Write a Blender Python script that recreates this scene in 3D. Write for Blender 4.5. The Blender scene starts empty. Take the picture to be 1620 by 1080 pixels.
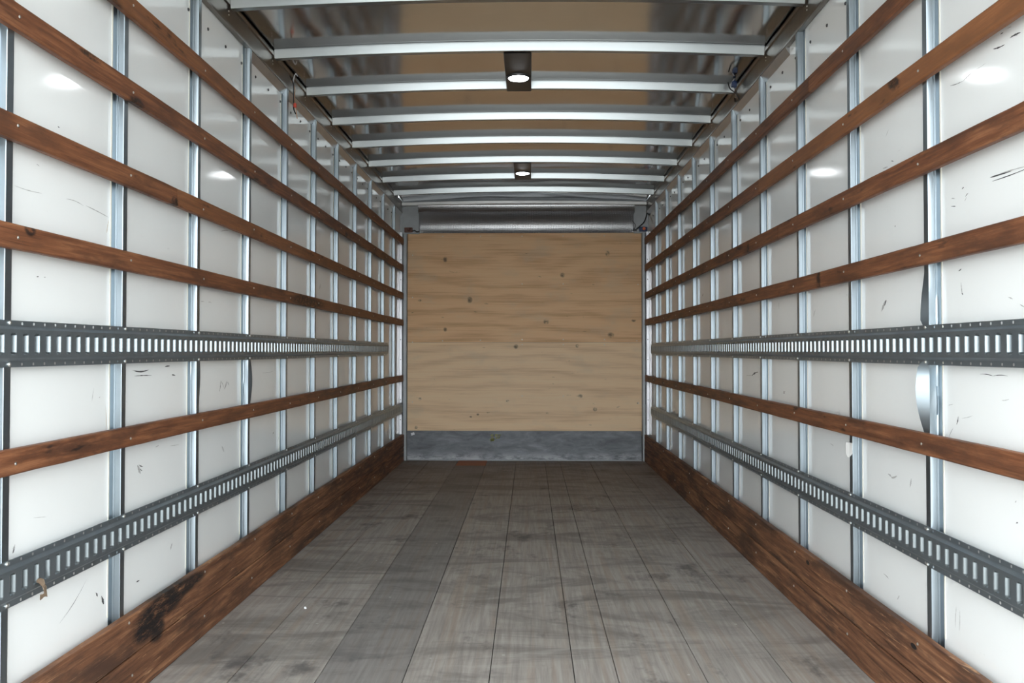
import bpy, bmesh, math, random
from mathutils import Vector, noise as mnoise
random.seed(7)
scene = bpy.context.scene
C = scene.collection

# ---------------------------------------------------------------- camera
F_PX = 1340.0                     # focal length in pixels of the 1620 px wide frame
CAM_Z = 1.123                     # lens height above the truck floor
VPX, VPY = 838.0, 555.0           # where the box's long edges converge
PPX, PPY = 810.0, 529.5           # principal point
cam_d = bpy.data.cameras.new('camera')
cam_d.sensor_fit = 'HORIZONTAL'
cam_d.sensor_width = 36.0
cam_d.lens = 36.0 * F_PX / 1620.0
cam_d.shift_y = (PPY - 540.0) / 1620.0
cam_d.clip_start = 0.05
cam = bpy.data.objects.new('camera', cam_d)
C.objects.link(cam)
cam.location = (0, 0, CAM_Z)
cam.rotation_euler = (math.radians(90) + math.atan((VPY - PPY) / F_PX), 0,
                      math.atan((VPX - PPX) / F_PX))
scene.camera = cam

# ---------------------------------------------------------------- light: bright, even overcast sky
SKY = 7.6
w = bpy.data.worlds.new('overcast_sky')
scene.world = w
w.use_nodes = True
bg = w.node_tree.nodes['Background']
bg.inputs[0].default_value = (0.91, 0.97, 1.0, 1)
bg.inputs[1].default_value = SKY
scene.view_settings.view_transform = 'Standard'
scene.view_settings.look = 'None'
scene.view_settings.gamma = 1.0
scene.view_settings.use_curve_mapping = False
scene.view_settings.exposure = 0.0
scene.cycles.use_denoising = True
scene.cycles.max_bounces = 14
scene.cycles.diffuse_bounces = 8
scene.cycles.glossy_bounces = 8
scene.cycles.sample_clamp_indirect = 8.0

# ---------------------------------------------------------------- dimensions (metres, floor at z = 0)
XL, XR = -1.311, 1.192            # inner faces of the studs
SD = 0.026                        # depth of a stud
WL, WR = XL - SD, XR + SD         # faces of the white liner
Y0, Y1 = 0.75, 8.70                # rear opening, front bulkhead
ZS = CAM_Z + 1.42                 # top of the studs
ZR = CAM_Z + 1.535                # top of the side rails

# ---------------------------------------------------------------- node helpers
class NT:
    def __init__(self, name):
        self.m = bpy.data.materials.new(name)
        self.m.use_nodes = True
        self.t = self.m.node_tree
        self.n = self.t.nodes
        self.b = self.n['Principled BSDF']
    def link(self, a, b): self.t.links.new(a, b)
    def put(self, sock, v):
        if hasattr(v, 'is_output'): self.link(v, sock)
        else:
            try: sock.default_value = v
            except Exception: sock.default_value = (v[0], v[1], v[2], 1)
    def math(self, op, a, b=0.0, c=0.0, clamp=False):
        n = self.n.new('ShaderNodeMath'); n.operation = op; n.use_clamp = clamp
        self.put(n.inputs[0], a); self.put(n.inputs[1], b)
        if op in ('MULTIPLY_ADD', 'COMPARE', 'SMOOTH_MIN', 'SMOOTH_MAX', 'WRAP'): self.put(n.inputs[2], c)
        return n.outputs[0]
    def pos(self):
        return self.n.new('ShaderNodeNewGeometry').outputs['Position']
    def vmul(self, v, s, add=None):
        n = self.n.new('ShaderNodeVectorMath'); n.operation = 'MULTIPLY'
        self.put(n.inputs[0], v); n.inputs[1].default_value = s
        o = n.outputs[0]
        if add is not None:
            a = self.n.new('ShaderNodeVectorMath'); a.operation = 'ADD'
            self.link(o, a.inputs[0]); self.put(a.inputs[1], add); o = a.outputs[0]
        return o
    def rnd(self):
        return self.n.new('ShaderNodeObjectInfo').outputs['Random']
    def sep(self, v):
        n = self.n.new('ShaderNodeSeparateXYZ'); self.link(v, n.inputs[0]); return n.outputs
    def comb(self, x, y, z):
        n = self.n.new('ShaderNodeCombineXYZ')
        for i, q in enumerate((x, y, z)): self.put(n.inputs[i], q)
        return n.outputs[0]
    def noise(self, v, scale, detail=4.0, rough=0.55, dist=0.0):
        n = self.n.new('ShaderNodeTexNoise')
        self.link(v, n.inputs['Vector']); n.inputs['Scale'].default_value = scale
        n.inputs['Detail'].default_value = detail; n.inputs['Roughness'].default_value = rough
        n.inputs['Distortion'].default_value = dist
        return n.outputs[0]
    def ramp(self, f, stops, interp='LINEAR'):
        n = self.n.new('ShaderNodeValToRGB'); n.color_ramp.interpolation = interp
        e = n.color_ramp.elements
        while len(e) < len(stops): e.new(0.5)
        for i, (p, c) in enumerate(stops):
            e[i].position = p
            e[i].color = (c, c, c, 1) if isinstance(c, (int, float)) else (c[0], c[1], c[2], 1)
        self.put(n.inputs[0], f); return n.outputs[0]
    def mix(self, f, a, b, mode='MIX'):
        n = self.n.new('ShaderNodeMix'); n.data_type = 'RGBA'; n.blend_type = mode
        self.put(n.inputs[0], f); self.put(n.inputs[6], a); self.put(n.inputs[7], b)
        return n.outputs[2]
    def smooth(self, v, lo, hi):
        n = self.n.new('ShaderNodeMapRange'); n.interpolation_type = 'SMOOTHSTEP'
        self.put(n.inputs[0], v); n.inputs[1].default_value = lo; n.inputs[2].default_value = hi
        return n.outputs[0]
    def bump(self, h, strength, dist=0.002):
        n = self.n.new('ShaderNodeBump'); n.inputs['Strength'].default_value = strength
        n.inputs['Distance'].default_value = dist
        self.put(n.inputs['Height'], h); self.link(n.outputs[0], self.b.inputs['Normal'])
    def set(self, **k):
        names = dict(col='Base Color', rough='Roughness', metal='Metallic', spec='Specular IOR Level',
                     emit='Emission Color', estr='Emission Strength', coat='Coat Weight', crough='Coat Roughness')
        for q, v in k.items(): self.put(self.b.inputs[names[q]], v)
        return self
    def spots(self, u, v, lst):
        """union of soft rotated ellipses in the plane (u, v): (u0, v0, ru, rv, angle deg)"""
        acc = None
        for (a, b_, ru, rv, ang) in lst:
            du = self.math('SUBTRACT', u, a); dv = self.math('SUBTRACT', v, b_)
            c, s = math.cos(math.radians(ang)), math.sin(math.radians(ang))
            p = self.math('ADD', self.math('MULTIPLY', du, c / ru), self.math('MULTIPLY', dv, s / ru))
            q = self.math('ADD', self.math('MULTIPLY', du, -s / rv), self.math('MULTIPLY', dv, c / rv))
            d = self.math('ADD', self.math('MULTIPLY', p, p), self.math('MULTIPLY', q, q))
            g = self.math('SUBTRACT', 1.0, d, clamp=True)
            acc = g if acc is None else self.math('MAXIMUM', acc, g)
        return acc

def simple(name, col, rough=0.5, metal=0.0, emit=None, estr=0.0):
    t = NT(name); t.set(col=col, rough=rough, metal=metal)
    if emit: t.set(emit=emit, estr=estr)
    return t.m

def px_wall(x, y, wall):
    """photo pixel -> (Y, z) on a wall plane"""
    Y = F_PX * abs(wall) / abs(x - VPX)
    return Y, CAM_Z + (VPY - y) * Y / F_PX
def px_back(x, y):
    return (x - VPX) * Y1 / F_PX, CAM_Z + (VPY - y) * Y1 / F_PX

# ---------------------------------------------------------------- materials
def mat_liner():
    t = NT('white_liner'); p = t.pos()
    fine = t.noise(p, 330, 1.0)
    large = t.noise(p, 1.6, 3.0)
    base = t.mix(t.smooth(large, .3, .75), (.85, .865, .855), (.88, .895, .885))
    sc = t.noise(t.vmul(p, (1, 3.2, 9.0)), 1.7, 6.0, .72, .6)
    sc = t.math('MULTIPLY', t.smooth(sc, .66, .76), t.smooth(t.noise(p, 28, 2.0), .45, .62))
    t.set(col=t.mix(t.math('MULTIPLY', sc, .4), base, (.3, .3, .29)), rough=t.math('MULTIPLY_ADD', large, .02, .062), spec=.5)
    t.bump(fine, .10, .0006)
    return t.m
M_liner = mat_liner()
M_markD = simple('dark_rubber_scuff', (.07, .07, .072), .7)
M_markG = simple('grey_scuff', (.42, .42, .41), .7)
M_markB = simple('brown_scrape', (.50, .38, .25), .8)

def mat_galv(name, c0, c1, rough):
    t = NT(name); p = t.pos()
    n = t.noise(p, 14, 2.0, .5)
    t.set(col=t.mix(n, c0, c1), metal=1.0, rough=rough)
    return t.m
M_galv = mat_galv('galvanized_steel', (.30, .35, .385), (.35, .40, .435), .36)
M_bow = mat_galv('galvanized_bow_steel', (.44, .475, .49), (.47, .505, .52), .28)
M_track = mat_galv('galvanized_track_steel', (.29, .345, .385), (.42, .475, .515), .46)
M_slotrim = mat_galv('worn_bright_slot_edge', (.22, .25, .265), (.26, .29, .305), .28)
M_rail = mat_galv('mill_aluminium_rail', (.19, .17, .15), (.27, .245, .22), .36)
M_post = mat_galv('grey_post_steel', (.26, .27, .28), (.34, .35, .36), .5)
M_header = mat_galv('header_aluminium', (.55, .55, .55), (.65, .65, .65), .4)
M_screw = simple('zinc_screw', (.75, .74, .70), .35, 1.0)
M_flange = simple('bright_zinc_flange', (.70, .70, .74), .38, 1.0)
M_white = simple('white_painted_steel', (.80, .80, .82), .4)
M_black = simple('black_rubber', (.015, .015, .017), .5)
M_dark = mat_galv('dark_lamp_plate', (.10, .10, .105), (.14, .14, .145), .45)
M_sealant = simple('cream_sealant', (.74, .72, .64), .6)

def mat_roof():
    t = NT('polished_aluminium_roof'); p = t.pos()
    n = t.noise(p, 9, 4.0, .6); n2 = t.noise(t.vmul(p, (2.0, 14, 1)), 3.0, 4.0, .6)
    t.set(col=t.mix(n, (.58, .575, .57), (.64, .635, .625)), metal=1.0, rough=t.math('MULTIPLY_ADD', n2, .06, .085))
    return t.m
M_roof = mat_roof()

def mat_tread():
    t = NT('tread_plate'); p = t.pos(); s = t.sep(p)
    a = t.math('SINE', t.math('MULTIPLY', t.math('ADD', s[0], t.math('MULTIPLY', s[2], 1.0)), 2 * math.pi / .034))
    b = t.math('SINE', t.math('MULTIPLY', t.math('SUBTRACT', s[0], t.math('MULTIPLY', s[2], 1.0)), 2 * math.pi / .034))
    h = t.smooth(t.math('MULTIPLY', a, b), .1, .8)
    t.set(col=(.46, .46, .47), metal=1.0, rough=.28)
    t.bump(h, .9, .004)
    return t.m
M_tread = mat_tread()

def mat_slat():
    t = NT('stained_hardwood_slat'); r = t.rnd()
    off = t.comb(t.math('MULTIPLY', r, 13.0), t.math('MULTIPLY', r, 31.0), t.math('MULTIPLY', r, 7.0))
    p = t.vmul(t.pos(), (1, 1, 1), off)
    g = t.noise(t.vmul(p, (70, 3.4, 90)), 1.0, 6.0, .70, .5)
    blotch = t.noise(t.vmul(p, (2, 1.8, 8)), 1.6, 5.0, .66)
    col = t.ramp(g, [(.28, (.070, .024, .012)), (.5, (.19, .073, .033)), (.72, (.34, .150, .070))])
    col = t.mix(t.smooth(blotch, .42, .72), col, (.085, .036, .020))
    col = t.mix(t.math('MULTIPLY', t.smooth(r, .55, 1.0), .35), col, (.36, .15, .055))
    dark = t.noise(t.vmul(p, (6, 4.5, 20)), 1.0, 3.0, .6)
    col = t.mix(t.math('MULTIPLY', t.smooth(dark, .62, .74), .85), col, (.012, .009, .008))
    P = t.sep(t.pos())
    right = t.math('GREATER_THAN', P[0], 0.0)
    sr = t.math('MULTIPLY', t.spots(P[1], P[2], [(2.74, 1.985, .06, .026, 20), (2.20, 1.735, .05, .014, 0), (4.57, 1.67, .03, .04, 0), (3.46, 1.41, .03, .05, 0)]), right)
    sl = t.math('MULTIPLY', t.spots(P[1], P[2], [(2.16, 1.436, .03, .020, 0), (4.92, 1.41, .42, .04, 0), (2.45, 1.99, .07, .012, 0), (2.75, 1.94, .06, .02, 0), (3.05, 1.66, .04, .03, 0)]), t.math('SUBTRACT', 1.0, right))
    sp = t.math('MULTIPLY', t.smooth(t.math('MAXIMUM', sr, sl), 0, .7), t.smooth(t.noise(t.vmul(p, (1, 30, 60)), 1.0, 3.0, .7), .3, .6))
    col = t.mix(t.math('MULTIPLY', sp, .9), col, (.012, .009, .008))
    t.set(col=col, rough=t.math('MULTIPLY_ADD', g, .25, .42), spec=.35)
    t.bump(g, .35, .0015)
    return t.m
M_slat = mat_slat()

def mat_kick():
    t = NT('worn_kick_board'); r = t.rnd()
    off = t.comb(t.math('MULTIPLY', r, 13.0), t.math('MULTIPLY', r, 31.0), t.math('MULTIPLY', r, 7.0))
    P = t.pos(); s = t.sep(P)
    p = t.vmul(P, (1, 1, 1), off)
    g = t.noise(t.vmul(p, (40, 2.2, 46)), 1.0, 6.0, .68, .5)
    col = t.ramp(g, [(.30, (.055, .024, .014)), (.5, (.185, .082, .042)), (.70, (.38, .19, .098))])
    blotch = t.noise(t.vmul(p, (3, 1.6, 7)), 1.4, 5.0, .65)
    col = t.mix(t.math('MULTIPLY', t.smooth(blotch, .46, .66), .85), col, (.060, .032, .022))
    sc = t.noise(t.vmul(p, (8, 3.5, 110)), 1.0, 4.0, .75, .3)
    col = t.mix(t.math('MULTIPLY', t.smooth(sc, .61, .68), .85), col, (.50, .28, .15))
    lst = [(2.98, .235, .30, .060, 4), (2.84, .19, .12, .05, 0), (3.15, .245, .25, .035, 0), (2.92, .16, .07, .05, 0)]
    side = t.math('LESS_THAN', s[0], 0.0)
    st = t.math('MULTIPLY', t.spots(s[1], s[2], lst), side)
    st = t.math('MULTIPLY', t.math('MULTIPLY', t.smooth(st, .0, .7), t.smooth(t.noise(t.vmul(p, (20, 14, 70)), 1.0, 6.0, .85), .27, .53)), .96)
    col = t.mix(st, col, (.010, .010, .011))
    kn = [(1.56, .245, .028, .010, 0), (2.54, .222, .028, .010, 0), (2.17, .205, .03, .010, 0), (4.2, .2, .02, .01, 0)]
    kk = t.math('MULTIPLY', t.smooth(t.spots(s[1], s[2], [(3.60, .235, .025, .010, 0), (2.62, .225, .024, .010, 0), (2.32, .15, .02, .008, 0)]), 0, .5), t.math('GREATER_THAN', s[0], 0.0))
    col = t.mix(kk, col, (.012, .010, .010))
    t.set(col=col, rough=.62, spec=.3)
    t.bump(t.math('ADD', g, t.math('MULTIPLY', sc, .6)), .5, .003)
    return t.m
M_kick = mat_kick()

def mat_floor():
    t = NT('weathered_floor_board'); r = t.rnd()
    off = t.comb(t.math('MULTIPLY', r, 17.0), t.math('MULTIPLY', r, 29.0), 0.0)
    P = t.pos(); s = t.sep(P)
    p = t.vmul(P, (1, 1, 1), off)
    g = t.noise(t.vmul(p, (52, 2.4, 1)), 1.0, 6.0, .68, .3)
    strips = t.noise(t.vmul(p, (26, .55, 1)), 1.0, 2.0)
    col = t.ramp(g, [(.22, (.20, .180, .163)), (.52, (.33, .303, .276)), (.82, (.46, .43, .395))])
    col = t.mix(t.math('MULTIPLY', t.smooth(strips, .48, .68), .45), col, (.31, .235, .175))
    # dirt dragged across the boards
    band = t.noise(t.vmul(P, (1.1, 3.0, 1)), 1.0, 5.0, .66, 1.2)
    col = t.mix(t.math('MULTIPLY', t.smooth(band, .46, .64), .62), col, (.14, .127, .117))
    pale = t.noise(t.vmul(P, (1.2, 4.2, 1), (7, 3, 0)), 1.0, 5.0, .65, 1.0)
    col = t.mix(t.math('MULTIPLY', t.smooth(pale, .55, .72), .45), col, (.46, .435, .40))
    stain = t.noise(t.vmul(P, (3.2, 2.2, 1), (3, 9, 0)), 1.0, 5.0, .7)
    col = t.mix(t.math('MULTIPLY', t.smooth(stain, .55, .70), .8), col, (.075, .069, .068))
    # one board row is darker and bluish
    bd = t.math('MULTIPLY', t.math('GREATER_THAN', s[0], -.731), t.math('LESS_THAN', s[0], -.434))
    col = t.mix(t.math('MULTIPLY', bd, .42), col, (.11, .110, .117))
    # darker and browner towards the bulkhead
    fw = t.smooth(t.math('ADD', s[1], t.math('MULTIPLY', pale, 2.0)), 6.2, 9.2)
    col = t.mix(t.math('MULTIPLY', fw, .5), col, (.13, .080, .058))
    sp = t.n.new('ShaderNodeTexVoronoi'); sp.inputs['Scale'].default_value = 9.0
    t.link(t.vmul(P, (1, 1, 0)), sp.inputs['Vector'])
    dot = t.math('MULTIPLY', t.math('LESS_THAN', sp.outputs['Distance'], .055), t.math('GREATER_THAN', t.noise(P, 5.0, 1.0), .53))
    col = t.mix(t.math('MULTIPLY', dot, .75), col, (.50, .48, .44))
    scr = t.noise(t.vmul(P, (22, 7, 1), (1, 1, 0)), 1.0, 3.0, .7, 2.5)
    col = t.mix(t.math('MULTIPLY', t.smooth(scr, .70, .76), .45), col, (.42, .39, .35))
    t.set(col=col, rough=t.math('MULTIPLY_ADD', band, .3, .42), spec=.35)
    t.bump(g, .35, .0015)
    return t.m
M_floor = mat_floor()
M_patch = simple('orange_patch_board', (.34, .10, .030), .6)

KNOTS = [(704, 410, .030, .034), (961, 401, .026, .034), (743, 474, .034, .040), (864, 509, .034, .034), (704, 521, .024, .026),
         (816, 548, .030, .030), (664, 475, .028, .014), (966, 530, .040, .034), (913, 547, .022, .022), (918, 626, .028, .026),
         (941, 647, .026, .026), (756, 655, .018, .016), (745, 659, .018, .010), (658, 676, .022, .020), (890, 435, .03, .03),
         (1002, 507, .028, .018), (664, 631, .020, .022), (803, 634, .020, .014), (866, 653, .02, .008), (1008, 637, .014, .012)]
def mat_ply(name, c0, c1, c2, zoff):
    t = NT(name); P = t.pos(); s = t.sep(P)
    wv = t.noise(t.vmul(P, (.5, 1, 1.6), (zoff, 0, zoff)), 1.0, 3.0, .5)
    band = t.math('ADD', t.math('MULTIPLY', s[2], 11.0), t.math('MULTIPLY', wv, 9.0))
    ring = t.math('MULTIPLY_ADD', t.math('SINE', t.math('MULTIPLY', band, 3.2)), .5, .5)
    g = t.noise(t.vmul(P, (2.2, 1, 75)), 1.0, 5.0, .65, .2)
    f = t.math('ADD', t.math('MULTIPLY', ring, .20), t.math('MULTIPLY', g, .75))
    col = t.ramp(f, [(.22, c0), (.5, c1), (.8, c2)])
    blotch = t.noise(t.vmul(P, (2.0, 1, 3.5)), 1.4, 4.0, .6)
    col = t.mix(t.math('MULTIPLY', t.smooth(blotch, .5, .75), .35), col, (.66, .54, .39))
    lst = [(*px_back(x, y), a, b, 0) for (x, y, a, b) in KNOTS]
    k = t.spots(s[0], s[2], lst)
    k = t.math('MULTIPLY', t.math('MULTIPLY', t.smooth(k, 0, 1.0), t.smooth(t.noise(P, 45, 3.0), .28, .60)), .8)
    col = t.mix(k, col, (.075, .055, .040))
    sc = t.noise(t.vmul(P, (7, 1, 26)), 1.0, 5.0, .7, .4)
    col = t.mix(t.math('MULTIPLY', t.smooth(sc, .66, .74), .7), col, (.13, .085, .052))
    t.set(col=col, rough=.55, spec=.3)
    t.bump(g, .15, .001)
    return t.m
M_plyU = mat_ply('plywood_warm', (.62, .345, .175), (.86, .555, .310), (.90, .62, .365), 0.0)
M_plyL = mat_ply('plywood_pale', (.74, .50, .30), (.93, .68, .435), (.94, .73, .49), 5.0)

def mat_kickplate():
    t = NT('scuffed_kick_plate'); P = t.pos(); s = t.sep(P)
    n = t.noise(t.vmul(P, (3, 1, 9)), 1.4, 6.0, .68, .4)
    col = t.ramp(n, [(.3, (.085, .09, .10)), (.55, (.17, .18, .195)), (.8, (.30, .31, .33))])
    low = t.math('MULTIPLY', t.smooth(t.math('ADD', s[2], t.math('MULTIPLY', n, .16)), .20, .06), t.smooth(t.noise(t.vmul(P, (7, 1, 20)), 1.0, 4.0, .7), .35, .6))
    col = t.mix(t.math('MULTIPLY', low, .7), col, (.62, .62, .65))
    t.set(col=col, metal=.35, rough=.5)
    t.bump(n, .4, .004)
    return t.m
M_kplate = mat_kickplate()
M_ground = simple('asphalt_yard', (.40, .39, .37), .9)

# ---------------------------------------------------------------- mesh helpers
def obj(name, verts, faces, mat, parent=None, smooth=False, bevel=0.0, seg=2):
    me = bpy.data.meshes.new(name)
    me.from_pydata(verts, [], faces)
    bm = bmesh.new(); bm.from_mesh(me)
    bmesh.ops.recalc_face_normals(bm, faces=bm.faces)
    if bevel:
        bmesh.ops.bevel(bm, geom=list(bm.edges), offset=bevel, segments=seg, affect='EDGES', profile=.6)
    bm.to_mesh(me); bm.free()
    if smooth:
        for p in me.polygons: p.use_smooth = True
    me.materials.append(mat)
    o = bpy.data.objects.new(name, me)
    C.objects.link(o)
    if parent: o.parent = parent
    return o
def empty(name, loc=(0, 0, 0)):
    o = bpy.data.objects.new(name, None); o.empty_display_size = .1
    C.objects.link(o); o.location = loc; return o
def child(o, parent):
    """parent a mesh built in world coordinates under a root without moving it"""
    o.parent = parent
    o.matrix_parent_inverse = parent.matrix_basis.inverted()
    return o
def tag(o, label, cat, group=None):
    o['label'] = label; o['category'] = cat
    if group: o['group'] = group
    return o
def struct(o, label=None):
    o['kind'] = 'structure'
    if label: o['label'] = label
    return o
def box(x0, x1, y0, y1, z0, z1):
    v = [(x, y, z) for x in (x0, x1) for y in (y0, y1) for z in (z0, z1)]
    f = [(0, 1, 3, 2), (4, 6, 7, 5), (0, 4, 5, 1), (2, 3, 7, 6), (0, 2, 6, 4), (1, 5, 7, 3)]
    return v, f
def merge(parts):
    V, F = [], []
    for v, f in parts:
        b = len(V); V += list(v); F += [tuple(i + b for i in q) for q in f]
    return V, F
def tube(pts, r, n=8):
    pts = [Vector(p) for p in pts]
    V, F = [], []
    up = Vector((.13, .31, .94))
    for i, p in enumerate(pts):
        d = (pts[min(i + 1, len(pts) - 1)] - pts[max(i - 1, 0)]).normalized()
        a = d.cross(up)
        if a.length < .05: a = d.cross(Vector((1, 0, 0)))
        a.normalize(); b = d.cross(a)
        for k in range(n):
            t = 2 * math.pi * k / n
            V.append(tuple(p + a * r * math.cos(t) + b * r * math.sin(t)))
    m = len(pts)
    for i in range(m - 1):
        for k in range(n):
            F.append((i * n + k, i * n + (k + 1) % n, (i + 1) * n + (k + 1) % n, (i + 1) * n + k))
    F.append(tuple(range(n))); F.append(tuple((m - 1) * n + k for k in range(n)))
    return V, F
def spline(pts, n=8):
    out = []
    P = [Vector(p) for p in pts]; P = [P[0] * 2 - P[1]] + P + [P[-1] * 2 - P[-2]]
    for i in range(1, len(P) - 2):
        for k in range(n):
            t = k / n
            a, b, c, d = P[i - 1], P[i], P[i + 1], P[i + 2]
            out.append(.5 * ((2 * b) + (c - a) * t + (2 * a - 5 * b + 4 * c - d) * t * t + (3 * b - a - 3 * c + d) * t ** 3))
    out.append(P[-2])
    return out
def disc(cx, cy, cz, r, h, axis, n=12, dome=.6):
    """low domed head; axis is the outward unit direction"""
    ax = Vector(axis); u = ax.orthogonal().normalized(); v = ax.cross(u)
    c = Vector((cx, cy, cz)); V, F = [], []
    rings = [(r, 0), (r, h * .45), (r * dome, h)]
    for (rr, hh) in rings:
        for k in range(n):
            t = 2 * math.pi * k / n
            V.append(tuple(c + ax * hh + u * rr * math.cos(t) + v * rr * math.sin(t)))
    for i in range(2):
        for k in range(n):
            F.append((i * n + k, i * n + (k + 1) % n, (i + 1) * n + (k + 1) % n, (i + 1) * n + k))
    F.append(tuple(2 * n + k for k in range(n)))
    return V, F
def extrude(profile, path, closed=False):
    """sweep a list of profile points, each row given by path(i, p) -> xyz"""
    rows = path
    n = len(profile); V, F = [], []
    for fn in rows:
        for p in profile: V.append(fn(p))
    for i in range(len(rows) - 1):
        for k in range(n if closed else n - 1):
            F.append((i * n + k, i * n + (k + 1) % n, (i + 1) * n + (k + 1) % n, (i + 1) * n + k))
    return V, F

SIDE = {-1: 'left', 1: 'right'}
XS = {-1: XL, 1: XR}
WX = {-1: WL, 1: WR}
WNAME = {-1: 'left wall facing the plywood', 1: 'right wall facing the plywood'}
ORD = ['first', 'second', 'third', 'fourth', 'fifth', 'sixth', 'seventh', 'eighth', 'ninth', 'tenth', 'eleventh', 'twelfth']

# ---------------------------------------------------------------- the setting
gr = obj('ground', *box(-400, 400, -600, 300, -1.25, -1.05), M_ground)
struct(gr, 'grey asphalt yard outside the rear opening')
fl = struct(obj('floor', *box(WL, WR, Y0, Y1 + .05, -.08, -.034), M_black))
seams = [WL + .002, -1.027, -.730, -.434, -.139, .154, .303, .605, .890, WR - .002]
for i in range(9):
    x0, x1 = seams[i] + .0014, seams[i + 1] - .0014
    y1 = Y1 if i != 2 else Y1 - .38
    obj('plank', *box(x0, x1, Y0, y1, -.034, random.uniform(-.0012, .0)), M_floor, fl, bevel=.0012, seg=1)
p = obj('plank', *box(seams[2] + .0014, seams[3] - .0014, Y1 - .377, Y1, -.034, 0), M_patch, fl, bevel=.0012, seg=1)
p['label'] = 'short orange-brown patch board against the bulkhead'

# scuffs and pencil marks on the liner: (x0, y0, x1, y1, width px, shade) read off the photograph
SCUFFS = {-1: [(280, 209, 298, 219, 1.2, 'd'), (79, 194, 82, 196, 2, 'd'), (9, 289, 55, 302, 1.2, 'g'), (94, 311, 122, 322, 1.5, 'g'),
    (126, 322, 163, 341, 1.8, 'g'), (204, 586, 230, 585, 2.6, 'd'), (207, 595, 235, 594, 1.2, 'd'), (256, 580, 264, 579, 2, 'd'),
    (267, 593, 273, 594, 2, 'd'), (344, 620, 346, 602, .8, 'd'), (346, 602, 352, 616, .8, 'd'), (352, 616, 356, 602, .8, 'd'), (357, 604, 359, 610, .7, 'd'),
    (344, 364, 357, 363, 1.5, 'g'), (139, 636, 142, 614, .9, 'g'), (213, 737, 218, 750, 4, 'g'), (215, 736, 222, 739, 2, 'd'), (217, 742, 221, 746, 2, 'd'),
    (133, 918, 89, 989, .9, 'd'), (148, 939, 151, 945, 2, 'd'), (157, 944, 161, 957, 3.5, 'd'), (212, 922, 218, 919, 2, 'd'),
    (46, 821, 68, 819, .8, 'g'), (13, 878, 17, 863, 3, 'g'), (14, 877, 16, 870, 2, 'd'), (267, 871, 270, 860, 2, 'g'), (503, 457, 505, 448, 1.2, 'g'),
    (412, 590, 430, 587, 1, 'g'), (430, 687, 431, 684, 2, 'd'), (242, 708, 247, 705, 2, 'g'), (265, 706, 280, 704, .8, 'g'), (45, 255, 50, 258, 1.5, 'g'),
    (325, 477, 330, 478, 1.2, 'g'), (313, 476, 318, 476, 1.2, 'g'), (150, 630, 152, 628, 1.5, 'g'), (163, 345, 160, 366, 1.2, 'b'), (161, 640, 161, 700, .8, 'b'),
    (47, 436, 51, 436, 1.5, 'd'), (59, 437, 62, 437, 1.5, 'g'), (348, 706, 352, 716, 1.2, 'g'), (436, 700, 440, 690, 1, 'g')],
  1: [(1568, 80, 1586, 73, 2.6, 'd'), (1594, 63, 1611, 54, 2.6, 'd'), (1596, 60, 1606, 58, 1.5, 'd'), (1579, 57, 1584, 54, 1.5, 'd'), (1590, 48, 1597, 45, 1.2, 'g'),
    (1500, 138, 1521, 130, 1, 'd'), (1521, 130, 1537, 115, 1, 'd'), (1540, 112, 1556, 102, .8, 'g'), (1561, 283, 1594, 273, 3, 'd'), (1564, 289, 1618, 269, 1.8, 'd'),
    (1568, 280, 1619, 265, 1.5, 'g'), (1500, 328, 1507, 328, 1.5, 'd'), (1500, 316, 1506, 316, 1.5, 'g'), (1517, 301, 1520, 298, 2, 'd'), (1522, 313, 1527, 307, 1.2, 'd'),
    (1521, 320, 1524, 313, 1, 'g'), (1399, 218, 1404, 206, 1.2, 'g'), (1407, 256, 1411, 257, 1.5, 'd'), (1394, 268, 1402, 265, 2, 'g'), (1412, 360, 1413, 358, 2, 'd'),
    (1510, 430, 1515, 426, 2, 'd'), (1514, 447, 1516, 466, 1.6, 'g'), (1515, 464, 1517, 467, 2.4, 'd'), (1390, 493, 1397, 475, 3, 'g'), (1395, 484, 1398, 475, 1.6, 'd'),
    (1542, 591, 1562, 594, 1.2, 'd'), (1562, 594, 1585, 594, 1.2, 'd'), (1505, 670, 1508, 657, 1.6, 'd'), (1492, 640, 1500, 638, 1, 'g'), (1575, 632, 1587, 630, 1, 'g'),
    (1587, 471, 1594, 474, 2, 'g'), (1605, 482, 1612, 486, 2, 'g'), (1284, 502, 1287, 490, 1, 'g'), (1398, 747, 1404, 752, 3, 'g'), (1403, 753, 1412, 750, 3, 'g'),
    (1432, 768, 1434, 754, 2, 'g'), (1390, 902, 1398, 910, 2, 'g'), (1500, 985, 1502, 952, .9, 'g'), (1506, 990, 1507, 958, .9, 'g'), (1411, 942, 1414, 936, 1.5, 'g'),
    (1309, 700, 1314, 704, 1.6, 'g'), (1187, 594, 1197, 588, 2.6, 'd'), (1178, 593, 1187, 593, 1, 'g'), (1110, 469, 1112, 464, 1.6, 'd'), (1237, 618, 1238, 622, 1.6, 'd'),
    (1474, 606, 1474, 634, 1.6, 'b'), (1473, 632, 1476, 642, 3, 'b'), (1474, 604, 1474, 622, .8, 'd'), (1493, 690, 1500, 675, .8, 'g'), (1594, 791, 1596, 788, 1.5, 'g'),
    (1235, 621, 1240, 618, 1, 'g'), (1230, 490, 1230, 478, .8, 'g'), (1595, 823, 1598, 822, 2, 'd'), (1300, 775, 1306, 771, 1, 'g'), (1513, 660, 1530, 656, .8, 'g')]}
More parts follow.
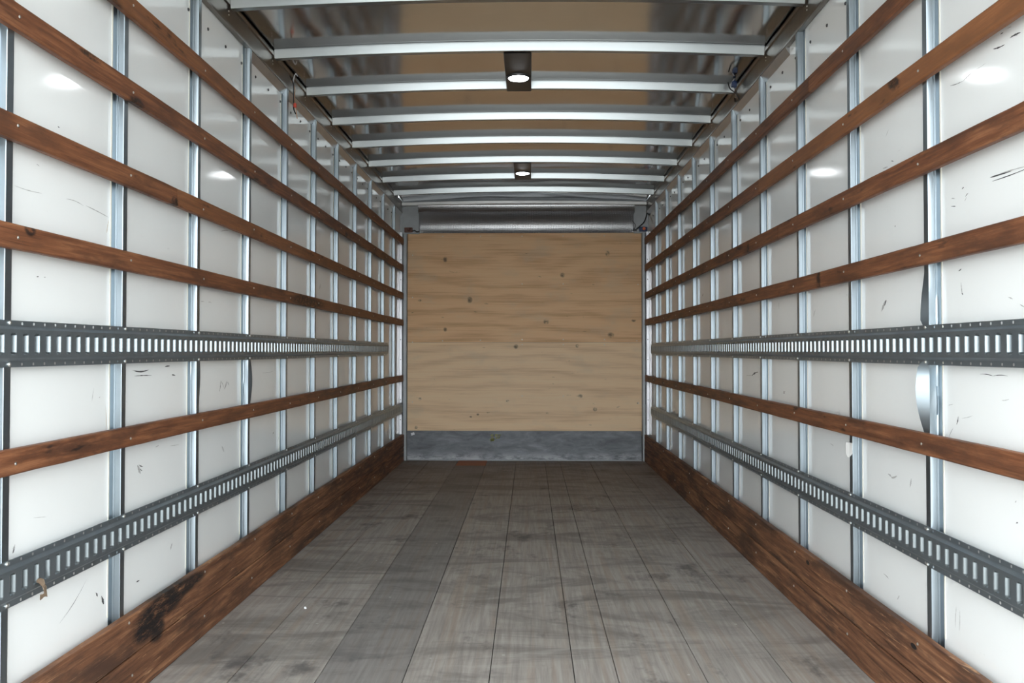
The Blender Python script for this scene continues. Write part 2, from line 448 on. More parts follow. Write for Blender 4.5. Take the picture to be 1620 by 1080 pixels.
def stroke(q, s):
    x0, y0, x1, y1, wpx, _ = q
    (ya, za), (yb, zb) = px_wall(x0, y0, WX[s]), px_wall(x1, y1, WX[s])
    L = math.hypot(yb - ya, zb - za)
    ny, nz = -(zb - za) / L, (yb - ya) / L
    w = wpx * .5 * (ya + yb) * .5 / F_PX
    if abs(ny) > abs(nz): w *= .5 * (ya + yb) / abs(WX[s]) * .8     # a width along the wall is seen foreshortened
    n = 10; V, F = [], []
    b = random.uniform(-.05, .05) * L
    for j in range(n + 1):
        t = j / n
        c = b * math.sin(math.pi * t)
        hw = w * max(.06, math.sin(math.pi * min(1, t * .94 + .03)) ** .8) * (.55 + .75 * random.random())
        y, z = ya + (yb - ya) * t + ny * c, za + (zb - za) * t + nz * c
        V += [(WX[s] - s * .0005, y + ny * hw, z + nz * hw), (WX[s] - s * .0005, y - ny * hw, z - nz * hw)]
    for j in range(n): F.append((2 * j, 2 * j + 1, 2 * j + 3, 2 * j + 2))
    return V, F
for s in (-1, 1):
    a, b = WX[s], WX[s] + s * .03
    wl = struct(obj('wall_' + SIDE[s], *box(min(a, b), max(a, b), Y0, Y1 + .06, -.08, ZR + .02), M_liner))
    for kind, mm in (('d', M_markD), ('g', M_markG), ('b', M_markB)):
        parts = [stroke(q, s) for q in SCUFFS[s] if q[5] == kind]
        if parts:
            o = obj('scuff_marks', *merge(parts), mm, wl); o['kind'] = 'stuff'
    # liner rivets below the roof rail
    parts = []
    y = 2.25
    while y < 8.4:
        parts.append(disc(WX[s], y, CAM_Z + 1.335 + random.uniform(-.004, .004), .007, .005, (-s, 0, 0), 8))
        y += .203
    rv = obj('liner_rivets', *merge(parts), M_dark, wl); rv['kind'] = 'stuff'

# ---------------------------------------------------------------- roof
BOWY = [2.40, 3.035, 3.67, 4.305, 4.93, 5.58, 6.21, 6.85, 7.50, 8.12]
XM, HWID = (XL + XR) / 2, (XR - XL) / 2
BZ = CAM_Z + 1.497
CROWN = .032
def crown(x):
    t = (x - XM) / HWID
    return CROWN * (1 - t * t)
def roof_z(x, y):
    t = abs(x - XM) / HWID
    z = BZ + .047 + crown(x)
    j = min(range(len(BOWY)), key=lambda i: abs(BOWY[i] - y))
    d = min(1.0, abs(BOWY[j] - y) / .12)
    z += .0035 * (d * d * (3 - 2 * d))
    amp = .0011 if y < 7.2 else .0011 + .0065 * min(1, (y - 7.2) / .5)
    z += amp * mnoise.noise(Vector((x * 2.1, y * 5.0, 1.7))) * (d if y < 7.2 else 1)
    return z
NX, NY = 56, 330
V, Fc = [], []
for i in range(NY + 1):
    y = Y0 + (Y1 - Y0) * i / NY
    for k in range(NX + 1):
        x = XL + .002 + (XR - XL - .004) * k / NX
        V.append((x, y, roof_z(x, y)))
for i in range(NY):
    for k in range(NX):
        a = i * (NX + 1) + k
        Fc.append((a, a + 1, a + NX + 2, a + NX + 1))
base = len(V)
v2, f2 = box(WL - .03, WR + .03, Y0, Y1 + .06, ZR + .13, ZR + .16)
V += v2; Fc += [tuple(i + base for i in q) for q in f2]
ceil = struct(obj('ceiling', V, Fc, M_roof, smooth=True))
for pz in ceil.data.polygons[-6:]: pz.use_smooth = False
# side and front closing strips above the rails, so that daylight only enters at the rear
for k, (x0, x1, y0, y1) in enumerate([(WL - .03, WL - .028, Y0, Y1 + .06), (WR + .028, WR + .03, Y0, Y1 + .06)]):
    o = obj('edge_strip', *box(x0, x1, y0, y1, ZR, ZR + .14), M_rail, ceil)

# ---------------------------------------------------------------- side rails under the roof
for s in (-1, 1):
    X, W = XS[s], WX[s]
    prof = [(W, ZS + .012), (W - s * .004, ZS), (X - s * .001, ZS), (X - s * .002, ZS + .010), (X + s * .003, ZS + .014),
            (X + s * .005, ZR - .026), (X - s * .003, ZR - .022), (X - s * .003, ZR - .004), (X + s * .002, ZR), (W, ZR)]
    Vv, Ff = extrude(prof, [lambda q, y=y: (q[0], y, q[1]) for y in (Y0, Y1)], closed=True)
    Ff += [tuple(range(len(prof))), tuple(len(prof) + k for k in range(len(prof)))]
    rail = obj('trim_%d' % (1 if s < 0 else 2), Vv, Ff, M_rail)
    struct(rail, 'aluminium rail along the top of the ' + WNAME[s])
    # pale filler strip closing the corner under the rail in the forward bays
    ys = 3.96
    pr = [(W - s * .0005, ZS - .036), (X + s * .002, ZS - .0005), (W - s * .0005, ZS - .0005)]
    Vv, Ff = extrude(pr, [lambda q, y=y: (q[0], y, q[1]) for y in (ys, Y1)], closed=True)
    Ff += [(0, 1, 2), (3, 4, 5)]
    fs = obj('filler_strip', Vv, Ff, M_header, rail)
    for i, by in enumerate(BOWY):
        if by > 3.5:
            for dz in (.0, .016):
                obj('rivet', *disc(X + s * .0045, by - .02, ZR - .05 - dz, .004, .003, (-s, 0, 0), 8), M_screw, rail)

# ---------------------------------------------------------------- roof bows
BW = .017
nb = len(BOWY)
for i, by in enumerate(BOWY):
    prof = [(-BW - .010, .046), (-BW - .009, .040), (-BW, .0012), (-BW + .002, 0),
            (BW - .002, 0), (BW, .0012), (BW + .009, .040), (BW + .010, .046)]
    xs = [XL + .004 + (XR - XL - .008) * k / 32 for k in range(33)]
    wob = [mnoise.noise(Vector((x * 3, by * 7, 0))) * .0008 for x in xs]
    Vv, Ff = extrude(prof, [lambda q, x=x, wo=wo: (x, by + q[0] + wo, BZ + crown(x) + q[1]) for x, wo in zip(xs, wob)])
    o = obj('roof_bow', Vv, Ff, M_bow)
    n = nb - 1 - i
    tag(o, 'galvanized steel roof bow, %s from the plywood bulkhead' % ORD[n], 'roof bow', 'roof bows across the ceiling')

# ---------------------------------------------------------------- wall studs
def stud_profile():
    return [(-.040, .0008), (-.040, .0022), (-.0185, .0022), (-.0172, .0035), (-.0166, .0070), (-.0172, .0082), (-.0160, .0094),
            (-.0148, .0245), (-.0138, SD), (.0138, SD), (.0150, .0245), (.0175, .004), (.0195, .0022), (.040, .0022), (.040, .0008)]
def bend_fn(bends):
    def fn(k, y, d, z):
        for (zc, half, amp) in bends:
            t = abs(z - zc) / half
            if t < 1:
                b = amp * (1 - t * t) ** 1.3
                if z > CAM_Z - .043 and zc < CAM_Z: b *= max(0, 1 - (z - CAM_Z + .043) / .012)
                if z < CAM_Z + .079 and zc > CAM_Z: b *= max(0, 1 - (CAM_Z + .079 - z) / .012)
                if k == 9: y -= .007 * b; d += .034 * b
                elif k == 10: y -= .003 * b; d += .031 * b
                elif k == 11: y += .006 * b
                elif k == 8: y -= .002 * b; d += .001 * b
                elif k in (6, 5, 4): y += .004 * b * math.sin((z - zc) * 40)
        return y, d
    return fn
STUDY = {-1: [2.10 + .611 * k for k in range(-1, 11)], 1: [2.567 + .6085 * k for k in range(-2, 10)]}
BENDS = {(1, 2): [(CAM_Z - .115, .15, .95), (CAM_Z + .09, .15, .42)],
         (-1, 4): [(CAM_Z - .14, .12, .35)], (-1, 3): [(CAM_Z - .1, .1, .15)]}
for s in (-1, 1):
    ys = STUDY[s]
    for i, sy in enumerate(ys):
        prof = stud_profile()
        bf = bend_fn(BENDS.get((s, i), []))
        n = 90 if (s, i) in BENDS else 8
        z0, z1 = .002, ZS - .0008
        rows = []
        for j in range(n + 1):
            z = z0 + (z1 - z0) * j / n
            row = []
            for k, (py, pd) in enumerate(prof):
                y, d = bf(k, py, pd, z)
                row.append((WX[s] - s * d, sy + y, z))
            rows.append(row)
        Vv = [q for r_ in rows for q in r_]
        m = len(prof); Ff = []
        for j in range(n):
            for k in range(m - 1):
                Ff.append((j * m + k, j * m + k + 1, (j + 1) * m + k + 1, (j + 1) * m + k))
        root = obj('wall_stud', Vv, Ff, M_galv, smooth=(s, i) in BENDS)
        if (s, i) in BENDS: root.data.set_sharp_from_angle(angle=math.radians(30))
        if (s, i) in BENDS and BENDS[(s, i)][0][2] > .9:
            lab = 'galvanized wall stud with a dented, peeled-open edge below the right slotted track'
        else:
            lab = 'galvanized steel wall stud, %s from the bulkhead on the %s' % (ORD[len(ys) - 1 - i], WNAME[s])
        tag(root, lab, 'wall stud', 'studs on the ' + SIDE[s] + ' wall')
        a, b = WX[s], WX[s] - s * .002
        sb = obj('sealant_bead', *box(min(a, b), max(a, b), sy - .046, sy - .0405, .28, ZS - .04), M_sealant, root)

# ---------------------------------------------------------------- wooden slats
SLATS = [(1.088, 1.156, 'top wooden slat'), (.812, .880, 'second wooden slat from the roof'),
         (.531, .597, 'third wooden slat from the roof'), (.258, .322, 'slat just above the upper slotted track'),
         (-.311, -.246, 'wooden slat between the two slotted tracks')]
JOINTS = {(-1, 2): [3.07], (-1, 3): [4.72], (1, 0): [3.57], (1, 2): [4.02], (1, 3): [3.45, 4.99], (-1, 1): [5.9], (1, 1): [4.35]}
sm = None
ST = .019
for s in (-1, 1):
    X = XS[s]
    for i, (za, zb, lab) in enumerate(SLATS):
        root = empty('wooden_slat', (X, Y0, CAM_Z + za))
        tag(root, 'brown stained %s on the %s' % (lab, WNAME[s]), 'wooden slat', 'wooden slats on the ' + SIDE[s] + ' wall')
        cuts = [Y0] + JOINTS.get((s, i), []) + [8.66]
        for a, b in zip(cuts[:-1], cuts[1:]):
            n = max(2, int((b - a) / .12))
            e = .005
            prof = [(0, za), (ST - e, za), (ST - e * .3, za + e * .3), (ST, za + e), (ST, zb - e), (ST - e * .3, zb - e * .3), (ST - e, zb), (0, zb)]
            rows = []
            for j in range(n + 1):
                y = a + .0015 + (b - a - .003) * j / n
                dz = .0035 * mnoise.noise(Vector((y * .9, i * 3.1, s * 5)))
                rows.append([(X - s * q[0], y, CAM_Z + q[1] + dz + .0012 * mnoise.noise(Vector((y * 9, q[1] * 40, s)))) for q in prof])
            m = len(prof)
            Vv = [q for r_ in rows for q in r_]
            Ff = [(j * m + k, j * m + (k + 1) % m, (j + 1) * m + (k + 1) % m, (j + 1) * m + k) for j in range(n) for k in range(m)]
            Ff += [tuple(range(m)), tuple(n * m + k for k in range(m))]
            child(obj('board', Vv, Ff, M_slat), root)
        for sy in STUDY[s]:
            if sy < 1.9: continue
            q = obj('screw', *disc(X - s * ST, sy + random.uniform(-.004, .012), CAM_Z + (za + zb) / 2 + random.uniform(-.006, .006), .0044, .0025, (-s, 0, 0), 10), M_screw)
            child(q, root)

# ---------------------------------------------------------------- slotted cargo tracks
P = .0508
def cell_with_hole(y0, y1, h0, h1, hy, hh, outline, dz):
    """flat cell [y0,y1]x[h0,h1] at depth d with an octagonal hole centred (hy,hh); outline = (a, b, c)"""
    a, b, c = outline
    o = [(a, b - c), (a - c, b), (-(a - c), b), (-a, b - c), (-a, -(b - c)), (-(a - c), -b), (a - c, -b), (a, -(b - c))]
    r = [(y1, hh + b - c), (hy + a - c, h1), (hy - a + c, h1), (y0, hh + b - c), (y0, hh - b + c), (hy - a + c, h0), (hy + a - c, h0), (y1, hh - b + c)]
    V = [(hy + q[0], hh + q[1], dz) for q in o] + [(q[0], q[1], dz) for q in r]
    V += [(y1, h1, dz), (y0, h1, dz), (y0, h0, dz), (y1, h0, dz)]
    F = [(0, 8, 16, 9, 1), (1, 9, 10, 2), (2, 10, 17, 11, 3), (3, 11, 12, 4), (4, 12, 18, 13, 5), (5, 13, 14, 6), (6, 14, 19, 15, 7), (7, 15, 8, 0)]
    return V, F
def ring(hy, hh, levels):
    V, F = [], []
    for (a, b, c, d) in levels:
        for q in [(a, b - c), (a - c, b), (-(a - c), b), (-a, b - c), (-a, -(b - c)), (-(a - c), -b), (a - c, -b), (a, -(b - c))]:
            V.append((hy + q[0], hh + q[1], d))
    for i in range(len(levels) - 1):
        for k in range(8):
            F.append((i * 8 + k, i * 8 + (k + 1) % 8, (i + 1) * 8 + (k + 1) % 8, (i + 1) * 8 + k))
    return V, F
D0, D1 = .0028, .0125
def track(s, zc, ya, yb, label, grp):
    X = XS[s]
    n = int((yb - ya) / P)
    H, HB, HF = .0365, .0440, .0595
    parts = []
    for i in range(n):
        y0 = yb - (i + 1) * P; y1 = y0 + P; ym = (y0 + y1) / 2
        parts.append(cell_with_hole(y0, y1, -H, H, ym, 0, (.0135, .0285, .006), D1))
        parts.append(ring(ym, 0, [(.0135, .0285, .006, D1), (.0122, .0272, .0052, D1 - .0005), (.0110, .0262, .0046, D1 - .0018), (.0070, .0240, .0030, D1 - .0116)]))
        for sg in (-1, 1):
            h0, h1 = sorted((sg * (HB + .0005), sg * HF))
            parts.append(cell_with_hole(y0, y1, h0, h1, ym, sg * .0522, (.0036, .0036, .0015), D0))
            parts.append(([(y0, sg * H, D1), (y1, sg * H, D1), (y1, sg * (HB - .002), D0 + .0022), (y0, sg * (HB - .002), D0 + .0022),
                           (y0, sg * (HB + .0005), D0), (y1, sg * (HB + .0005), D0), (y0, sg * HF, D0), (y1, sg * HF, D0), (y0, sg * HF, 0), (y1, sg * HF, 0)],
                          [(0, 1, 2, 3), (3, 2, 5, 4), (6, 7, 9, 8)]))
    # end cap strip at the forward end
    for ye in (yb, yb - n * P):
        parts.append(([(ye, -HF, 0), (ye, -HF, D0), (ye, -HB, D0), (ye, -H, D1), (ye, H, D1), (ye, HB, D0), (ye, HF, D0), (ye, HF, 0)], [(0, 1, 2, 3, 4, 5, 6, 7)]))
    Vv, Ff = merge(parts)
    Vv = [(X - s * d, y, zc + h + .0015 * mnoise.noise(Vector((y * .8, s, zc)))) for (y, h, d) in Vv]
    root = empty('cargo_track', (X, yb - n * P, zc))
    tag(root, label, 'cargo track', grp)
    me = bpy.data.meshes.new('track_body'); me.from_pydata(Vv, [], Ff); 
    bm = bmesh.new(); bm.from_mesh(me); bmesh.ops.remove_doubles(bm, verts=bm.verts, dist=1e-5)
    bmesh.ops.recalc_face_normals(bm, faces=bm.faces); bm.to_mesh(me); bm.free()
    me.materials.append(M_track); me.materials.append(M_slotrim)
    for pl in me.polygons:
        d = abs(pl.center[0] - X); h = abs(pl.center[2] - zc)
        if h < .03 and d < D1 - .0009: pl.material_index = 1
    o = bpy.data.objects.new('track_body', me); C.objects.link(o); child(o, root)
    for sy in STUDY[s]:
        if 1.9 < sy < yb - .03:
            for sg in (-1, 1):
                child(obj('bolt', *disc(X - s * D0, sy + .003, zc + sg * .0522, .0058, .004, (-s, 0, 0), 10), M_screw), root)
    return root
for s in (-1, 1):
    g = 'slotted tracks on the ' + SIDE[s] + ' wall'
    track(s, CAM_Z + .0185, Y0, 7.77 if s < 0 else 8.28, 'slotted galvanized steel cargo track at mid height of the ' + WNAME[s], g)
    track(s, CAM_Z - .585, Y0, 8.64 if s < 0 else 8.30, 'slotted galvanized steel cargo track low on the ' + WNAME[s], g)

# ---------------------------------------------------------------- kick boards
for s in (-1, 1):
    X = XS[s]
    root = empty('baseboard_' + SIDE[s], (X, Y0, 0)); struct(root, 'worn brown kick boards along the foot of the ' + WNAME[s])
    for (z0, z1) in ((.001, .1350), (.1395, .270)):
        n = 70; rows = []
        e = .004
        prof = [(0, z0), (.0235, z0), (.025, z0 + e), (.025, z1 - e), (.0235, z1 - e * .2), (.021, z1), (0, z1)]
        for j in range(n + 1):
            y = Y0 + (8.665 - Y0) * j / n
            w1 = .0022 * mnoise.noise(Vector((y * 5, z0 * 9, s * 3)))
            rows.append([(X - s * q[0] + (s * abs(w1) if 0 < k < 6 else 0), y, q[1] + (w1 if q[1] > z0 + .05 and z0 > .1 else 0)) for k, q in enumerate(prof)])
        m = len(prof)
        Vv = [q for r_ in rows for q in r_]
        Ff = [(j * m + k, j * m + (k + 1) % m, (j + 1) * m + (k + 1) % m, (j + 1) * m + k) for j in range(n) for k in range(m)]
        Ff += [tuple(range(m)), tuple(n * m + k for k in range(m))]
        child(obj('board', Vv, Ff, M_kick), root)
    for sy in STUDY[s]:
        if 2.2 < sy < 8:
            for zz in (.24, .085):
                child(obj('screw', *disc(X - s * .0245, sy + random.uniform(-.02, .03), zz + random.uniform(-.012, .012), .005, .003, (-s, 0, 0), 10), M_screw), root)

# ---------------------------------------------------------------- front bulkhead
wb = struct(obj('wall_back', *box(WL, WR, Y1 + .016, Y1 + .06, -.08, 2.33), M_post))
PX0, PX1 = -1.262, 1.170
zt, zm, zk = CAM_Z + 1.214, CAM_Z + .087, CAM_Z - .818
obj('plywood_sheet', *box(PX0, PX1, Y1, Y1 + .016, zm + .001, zt), M_plyU, wb, bevel=.001, seg=1)['label'] = 'warm upper plywood sheet'
obj('plywood_sheet', *box(PX0, PX1, Y1, Y1 + .016, zk - .05, zm - .001), M_plyL, wb, bevel=.001, seg=1)['label'] = 'paler lower plywood sheet'
kpl = obj('kick_plate', *box(-1.283, PX1 - .028, Y1 - .006, Y1, .012, zk), M_kplate, wb, bevel=.001, seg=1)
kpl['label'] = 'scuffed grey metal kick plate'
for (x, y) in [(826, 449), (891, 449), (826, 537), (826, 545), (891, 537), (891, 545), (956, 537), (956, 545), (1007, 539), (760, 538), (700, 539), (652, 541),
               (826, 373), (891, 373), (956, 373), (760, 373), (700, 373), (652, 403), (652, 636), (1009, 637), (1009, 450), (652, 470), (891, 626), (826, 626)]:
    X, z = px_back(x, y)
    obj('screw', *disc(X, Y1, z, .0055, .002, (0, -1, 0), 8), M_screw, wb)
# yellow crayon scrawl on the kick plate and a white sticker
M_yel = simple('yellow_crayon', (.62, .62, .10), .7)
def scrawl(pts, r=.0045):
    out = []
    for (x, y) in pts:
        X, z = px_back(x, y); out.append((X, Y1 - .0062, z))
    return tube(out, r, 5)
strokes = [[(777, 689), (779, 687), (781, 688), (780, 690), (777, 693), (782, 693)],
           [(788, 687), (784, 687), (784, 690), (787, 690), (787, 692), (784, 693)],
           [(788, 688), (792, 687), (790, 690), (789, 693)], [(775, 695), (780, 695), (783, 694)], [(776, 697), (782, 696)]]
parts = [scrawl(q) for q in strokes]
Vv, Ff = merge(parts)
Vv = [(x, Y1 - .006 - min(.0012, abs(y - (Y1 - .0062))), z) for (x, y, z) in Vv]
obj('crayon_mark', Vv, Ff, M_yel, kpl)['label'] = 'small yellow crayon scrawl'
X, z = px_back(653, 686)
a = math.radians(20); st = []
for (u, v) in ((-.018, -.013), (.018, -.013), (.018, .013), (-.018, .013)):
    st.append((X + u * math.cos(a) - v * math.sin(a), z + u * math.sin(a) + v * math.cos(a)))
Vv = [(q[0], Y1 - .0062, q[1]) for q in st] + [(q[0], Y1 - .0072, q[1]) for q in st]
obj('sticker', Vv, [(0, 1, 2, 3), (4, 5, 6, 7), (0, 1, 5, 4), (1, 2, 6, 5), (2, 3, 7, 6), (3, 0, 4, 7)], M_white, kpl)['label'] = 'small white paper sticker'

# corner posts and white perforated flanges beside the plywood
k = 3
for s in (-1, 1):
    x0, x1 = ((-1.305, -1.262), (1.170, 1.186))[s > 0] if False else ((XL + .008, -1.258) if s < 0 else (1.146, XR - .008))
    prof = [(x0, Y1 + .016), (x0, Y1 - .030), (x0 + .006, Y1 - .036), (x1 - .006, Y1 - .036), (x1, Y1 - .030), (x1, Y1 + .016)]
    Vv, Ff = extrude(prof, [lambda q, zz=zz: (q[0], q[1], zz) for zz in (.001, zt - .01)], closed=True)
    Ff += [tuple(range(6)), tuple(6 + i for i in range(6))]
    struct(obj('trim_%d' % k, Vv, Ff, M_post), 'grey corner post between the plywood and the ' + WNAME[s]); k += 1
    a, b = sorted((WX[s] - s * .001, XS[s] + s * .001))
    o = struct(obj('trim_%d' % k, *box(a, b, Y1 - .032, Y1 - .028, .272, ZS - .2), M_flange), 'white perforated flange beside the corner post on the ' + WNAME[s]); k += 1
    z = .42
    while z < ZS - .25:
        obj('rivet', *disc((a + b) / 2, Y1 - .032, z, .005, .003, (0, -1, 0), 8), M_dark, o); z += .205

# header above the plywood: tread-plate cove, end plates, top bar
zh0, zh1 = CAM_Z + 1.484, CAM_Z + 1.520
cx0, cx1 = px_back(662, 0)[0], px_back(1003, 0)[0]
prof = [(Y1 + .004, zt), (Y1 + .030, zt + .012)]
for i in range(15):
    t = i / 14
    ang = math.radians(-12 + 92 * t)
    prof.append((Y1 + .075 - .17 * (1 - math.cos(ang)), zt + .055 + .165 * math.sin(ang)))
prof.append((Y1 - .07, zh0 + .012))
ty = obj('tread_plate_cove', *extrude(prof, [lambda q, x=x: (x, q[0], q[1]) for x in [cx0 + (cx1 - cx0) * j / 20 for j in range(21)]]), M_tread, smooth=True)
tag(ty, 'curved tread-plate metal panel over the plywood bulkhead', 'metal panel')
nrow = []
for j in range(22):
    x = cx0 + .05 + (cx1 - cx0 - .1) * j / 21
    nrow.append(disc(x, Y1 + .006, zt + .0062, .004, .003, (0, -.5, .86), 8))
o = obj('rivet_row', *merge(nrow), M_dark, ty); o['kind'] = 'stuff'
for s, (xa, xb) in ((-1, (WL, cx0 + .004)), (1, (cx1 - .004, WR))):
    v = []
    edge = [(0, zt + .002), (0, zh0)]
    e = obj('header_end_plate', *box(xa, xb, Y1 - .012, Y1 + .004, zt - .008, zh0 + .014), M_post, bevel=.002, seg=1)
    tag(e, 'grey metal end plate closing the tread-plate cove at the ' + WNAME[s], 'metal plate', 'header end plates')
hb = [(Y1 - .080, zh0), (Y1 - .086, zh0 + .004), (Y1 - .086, zh1 - .004), (Y1 - .080, zh1), (Y1 + .05, zh1 + .02), (Y1 + .05, zh0)]
xs = [XL + .003 + (XR - XL - .006) * j / 30 for j in range(31)]
Vv, Ff = extrude(hb, [lambda q, x=x: (x, q[0], q[1] + .5 * crown(x)) for x in xs], closed=True)
struct(obj('trim_%d' % k, Vv, Ff, M_header), 'pale header bar between the roof and the tread-plate cove'); k += 1
fc = obj('front_closing', *box(WL - .03, WR + .03, Y1 + .09, Y1 + .1, zt - .1, ZR + .16), M_post, wb)

# ---------------------------------------------------------------- ceiling lamps
M_led = simple('lit_led_lens', (.9, .9, .9), .3, 0, (.93, .97, 1.0), 48.0)
def lamp(xc, i, label, lx):
    ya, yb = BOWY[i] + .004, BOWY[i + 1] + .018
    zz = BZ + crown(xc)
    root = empty('ceiling_lamp', (xc, (ya + yb) / 2, zz)); tag(root, label, 'ceiling lamp', 'lamps between the roof bows')
    hw = .072
    prof = [(-hw, .012), (-hw, -.0015), (-hw + .004, -.0045), (hw - .004, -.0045), (hw, -.0015), (hw, .012), (hw - .003, .012), (hw - .003, -.001), (-hw + .003, -.001), (-hw + .003, .012)]
    Vv, Ff = extrude(prof, [lambda q, y=y: (xc + q[0], y, zz + q[1]) for y in (ya, yb)], closed=True)
    child(obj('mounting_plate', Vv, Ff, M_dark), root)
    yc = ya + (yb - ya) * lx
    R = .056
    nn = 32
    def rr(levels):
        V, F = [], []
        for (r, h) in levels:
            for q in range(nn):
                t = 2 * math.pi * q / nn
                V.append((xc + r * math.cos(t), yc + r * math.sin(t), zz - .0045 - h))
        for a in range(len(levels) - 1):
            for q in range(nn):
                F.append((a * nn + q, a * nn + (q + 1) % nn, (a + 1) * nn + (q + 1) % nn, (a + 1) * nn + q))
        return V, F, [tuple((len(levels) - 1) * nn + q for q in range(nn))]
    V, F, cap = rr([(R + .012, 0), (R + .011, .005), (R + .002, .009), (R, .006)])
    child(obj('bezel', V, F, M_dark, smooth=True), root)
    V, F, cap = rr([(R, .005), (R * .95, .009), (R * .7, .012), (R * .3, .0135)])
    child(obj('lens', V, F + cap, M_led, smooth=True), root)
lamp(-.062, 3, 'lit round lamp on a dark plate, farther from the plywood bulkhead', .60)
lamp(-.060, 7, 'lit round lamp on a dark plate, closer to the plywood bulkhead', .55)

# ---------------------------------------------------------------- small things
M_red = simple('red_connector', (.55, .06, .03), .4)
M_copper = simple('bare_copper_wire', (.55, .32, .20), .4, .6)
M_blue = simple('dark_blue_plastic', (.02, .04, .11), .4)
M_steelwire = simple('grey_wire', (.5, .5, .52), .4)
def wire_thing(name, label, cat, parts):
    first = None
    root = empty(name, parts[0][1][0]); tag(root, label, cat)
    for (pn, pts, r, m) in parts:
        child(obj(pn, *tube(spline(pts), r, 8), m, smooth=True), root)
    return root
# dangling wires from the left rail (hang at the stud plane, beside the fourth stud of the photo)
yw = 4.60
xw = XL + .012
zr = CAM_Z + 1.50
root = wire_thing('wire_harness', 'dangling dark wires with a red connector hanging from the roof rail', 'wires', [
    ('black_wire', [(xw - .012, yw - .02, zr + .005), (xw + .006, yw - .02, zr - .04), (xw + .004, yw, zr - .11), (xw + .004, yw, zr - .17), (xw + .016, yw, zr - .20)], .0034, M_black),
    ('red_wire', [(xw - .012, yw, zr - .01), (xw + .010, yw, zr - .06), (xw + .008, yw, zr - .10), (xw + .012, yw, zr - .15), (xw + .024, yw, zr - .225)], .0022, M_copper),
    ('grey_wire', [(xw - .004, yw, zr - .05), (xw + .006, yw, zr + .005), (xw + .016, yw, zr + .022), (xw + .024, yw, zr + .008)], .0032, M_steelwire)])
c = obj('connector', *box(xw + .005, xw + .019, yw - .008, yw + .008, zr - .165, zr - .142), M_red, bevel=.002, seg=1); child(c, root)
yw = 4.80; xw = XR - .012
root = wire_thing('wire_harness', 'tangle of dark blue wires looped over the roof rail', 'wires', [
    ('black_wire', [(xw - .055, yw, zr + .02), (xw - .048, yw - .02, zr - .02), (xw - .018, yw - .02, zr - .045), (xw + .004, yw - .01, zr - .075), (xw + .010, yw + .1, zr - .06), (xw + .014, yw + .13, zr - .03)], .0036, M_black),
    ('grey_wire', [(xw - .02, yw, zr + .04), (xw - .035, yw, zr + .02), (xw - .045, yw, zr - .005), (xw - .040, yw, zr - .02)], .0028, M_steelwire),
    ('blue_wire', [(xw - .014, yw + .02, zr + .042), (xw - .024, yw, zr + .01), (xw - .012, yw, zr - .01)], .0075, M_blue)])
c = obj('connector', *box(xw - .036, xw - .006, yw - .014, yw + .016, zr - .004, zr + .026), M_blue, bevel=.005, seg=2); child(c, root)

# amber marker lamps at the two upper bulkhead corners
M_amber = simple('orange_marker_lens', (.75, .16, .05), .3)
M_brown = simple('brown_marker_lens', (.16, .06, .04), .4)
for s in (-1, 1):
    X, z = px_back(646 if s < 0 else 1017, 363)
    root = empty('marker_lamp', (X, Y1 - .03, z - .025))
    tag(root, 'small brown marker lamp box on the left post top' if s < 0 else 'small orange marker lamp on the right post top with black cable', 'marker lamp')
    child(obj('housing', *box(X - .042, X + .042, Y1 - .045, Y1 - .0125, z - .026, z + .022), M_brown if s < 0 else M_blue, bevel=.006, seg=2), root)
    child(obj('lens', *disc(X + .006, Y1 - .045, z + .002, .016, .008, (0, -1, 0), 14), M_brown if s < 0 else M_amber), root)
    if s < 0:
        child(obj('cable', *tube(spline([(X + .04, Y1 - .03, z - .014), (X + .065, Y1 - .03, z - .008), (X + .085, Y1 - .03, z - .022), (X + .11, Y1 - .03, z - .016)]), .006), M_black, smooth=True), root)
    else:
        pts = [px_back(x, y) for (x, y) in ((1023, 323), (1023, 338), (1019, 351), (1012, 358), (1005, 364), (998, 365))]
        child(obj('cable', *tube(spline([(a, Y1 - .034, b) for a, b in pts]), .006), M_black, smooth=True), root)
        pts = [px_back(x, y) for (x, y) in ((1000, 350), (1005, 357), (1003, 363), (1007, 366))]
        child(obj('thin_cable', *tube(spline([(a, Y1 - .03, b) for a, b in pts]), .003), M_black, smooth=True), root)

# scrap of blue tape on the roof skin
Y = 5.73; X = (878 - VPX) * Y / F_PX
V, Fc = [], []
for j in range(9):
    u = -.042 + .084 * j / 8
    for q in (-1, 1):
        hwid = .02 * (1 - abs(u) / .055) + .004 * math.sin(j * 2.1)
        V.append((X + u, Y + q * hwid + .012 * math.sin(u * 60), roof_z(X, Y) - .003 - .003 * math.sin(j * 1.3 + q)))
for j in range(8): Fc.append((2 * j, 2 * j + 1, 2 * j + 3, 2 * j + 2))
o = obj('tape_scrap', V, Fc, simple('blue_tape', (.03, .06, .30), .5))
sol = o.modifiers.new('thickness', 'SOLIDIFY'); sol.thickness = .001
tag(o, 'crumpled scrap of dark blue tape stuck to the roof skin', 'tape')

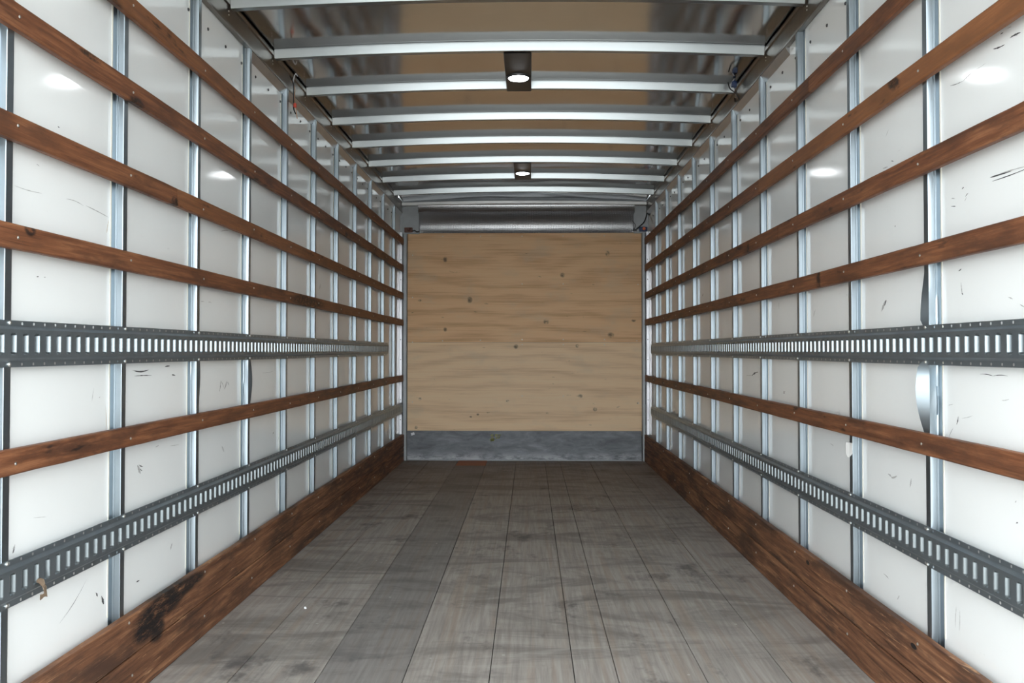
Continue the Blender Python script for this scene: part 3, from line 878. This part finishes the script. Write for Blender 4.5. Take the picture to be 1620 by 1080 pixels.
# white tape curled round a stud on the right wall
sy = STUDY[1][3]; zt0 = CAM_Z - .36
V, Fc = [], []
path = [(XR - .0015, sy - .0135), (XR - .0015, sy + .012), (XR - .003, sy + .022), (XR - .006, sy + .036), (XR - .002, sy + .052), (XR + .006, sy + .060)]
for j, (x, y) in enumerate(path):
    V.append((x, y, zt0 + .020 - .0008 * j)); V.append((x - .002 * math.sin(j), y, zt0 - .020 - (.016 if 0 < j < 3 else .004 * (j == 3))))
for j in range(len(path) - 1): Fc.append((2 * j, 2 * j + 1, 2 * j + 3, 2 * j + 2))
o = obj('tape_scrap', V, Fc, simple('white_tape', (.86, .86, .84), .5))
sol = o.modifiers.new('thickness', 'SOLIDIFY'); sol.thickness = .001
tag(o, 'curled piece of white tape stuck on a stud, right wall facing the plywood', 'tape')

# frayed strap end poking out of a slot in the low left track
M_strap = simple('faded_brown_webbing', (.17, .12, .08), .9)
ys, zs = px_wall(60, 930, abs(XL) - .02)
V, Fc = [], []
for j in range(10):
    t = j / 9
    for q in (-1, 0, 1):
        V.append((XL + .012 + .016 * math.sin(t * 2.6) + .003 * q * math.sin(j), ys + q * (.008 + .004 * math.sin(j * 1.7)) + .006 * t, zs + .020 - .050 * t + .006 * q * math.cos(j * 2.0) * t))
for j in range(9):
    for q in range(2): Fc.append((3 * j + q, 3 * j + q + 1, 3 * j + q + 4, 3 * j + q + 3))
o = obj('strap_scrap', V, Fc, M_strap)
sol = o.modifiers.new('thickness', 'SOLIDIFY'); sol.thickness = .0025
tag(o, 'frayed brown strap end hanging out of the low left slotted track', 'strap')

# crumb of white plastic on the floor boards
X, Yf = (483 - VPX) / F_PX, 0
Yf = F_PX * CAM_Z / (962 - VPY); X = (483 - VPX) * Yf / F_PX
bm = bmesh.new(); bmesh.ops.create_icosphere(bm, subdivisions=2, radius=.006)
for v in bm.verts:
    v.co *= 1 + .45 * mnoise.noise(v.co * 160); v.co.z = max(v.co.z, -.003)
me = bpy.data.meshes.new('plastic_crumb'); bm.to_mesh(me); bm.free(); me.materials.append(M_white)
o = bpy.data.objects.new('plastic_crumb', me); C.objects.link(o); o.location = (X, Yf, .0028)
tag(o, 'tiny white plastic crumb lying on the grey floor boards', 'crumb')
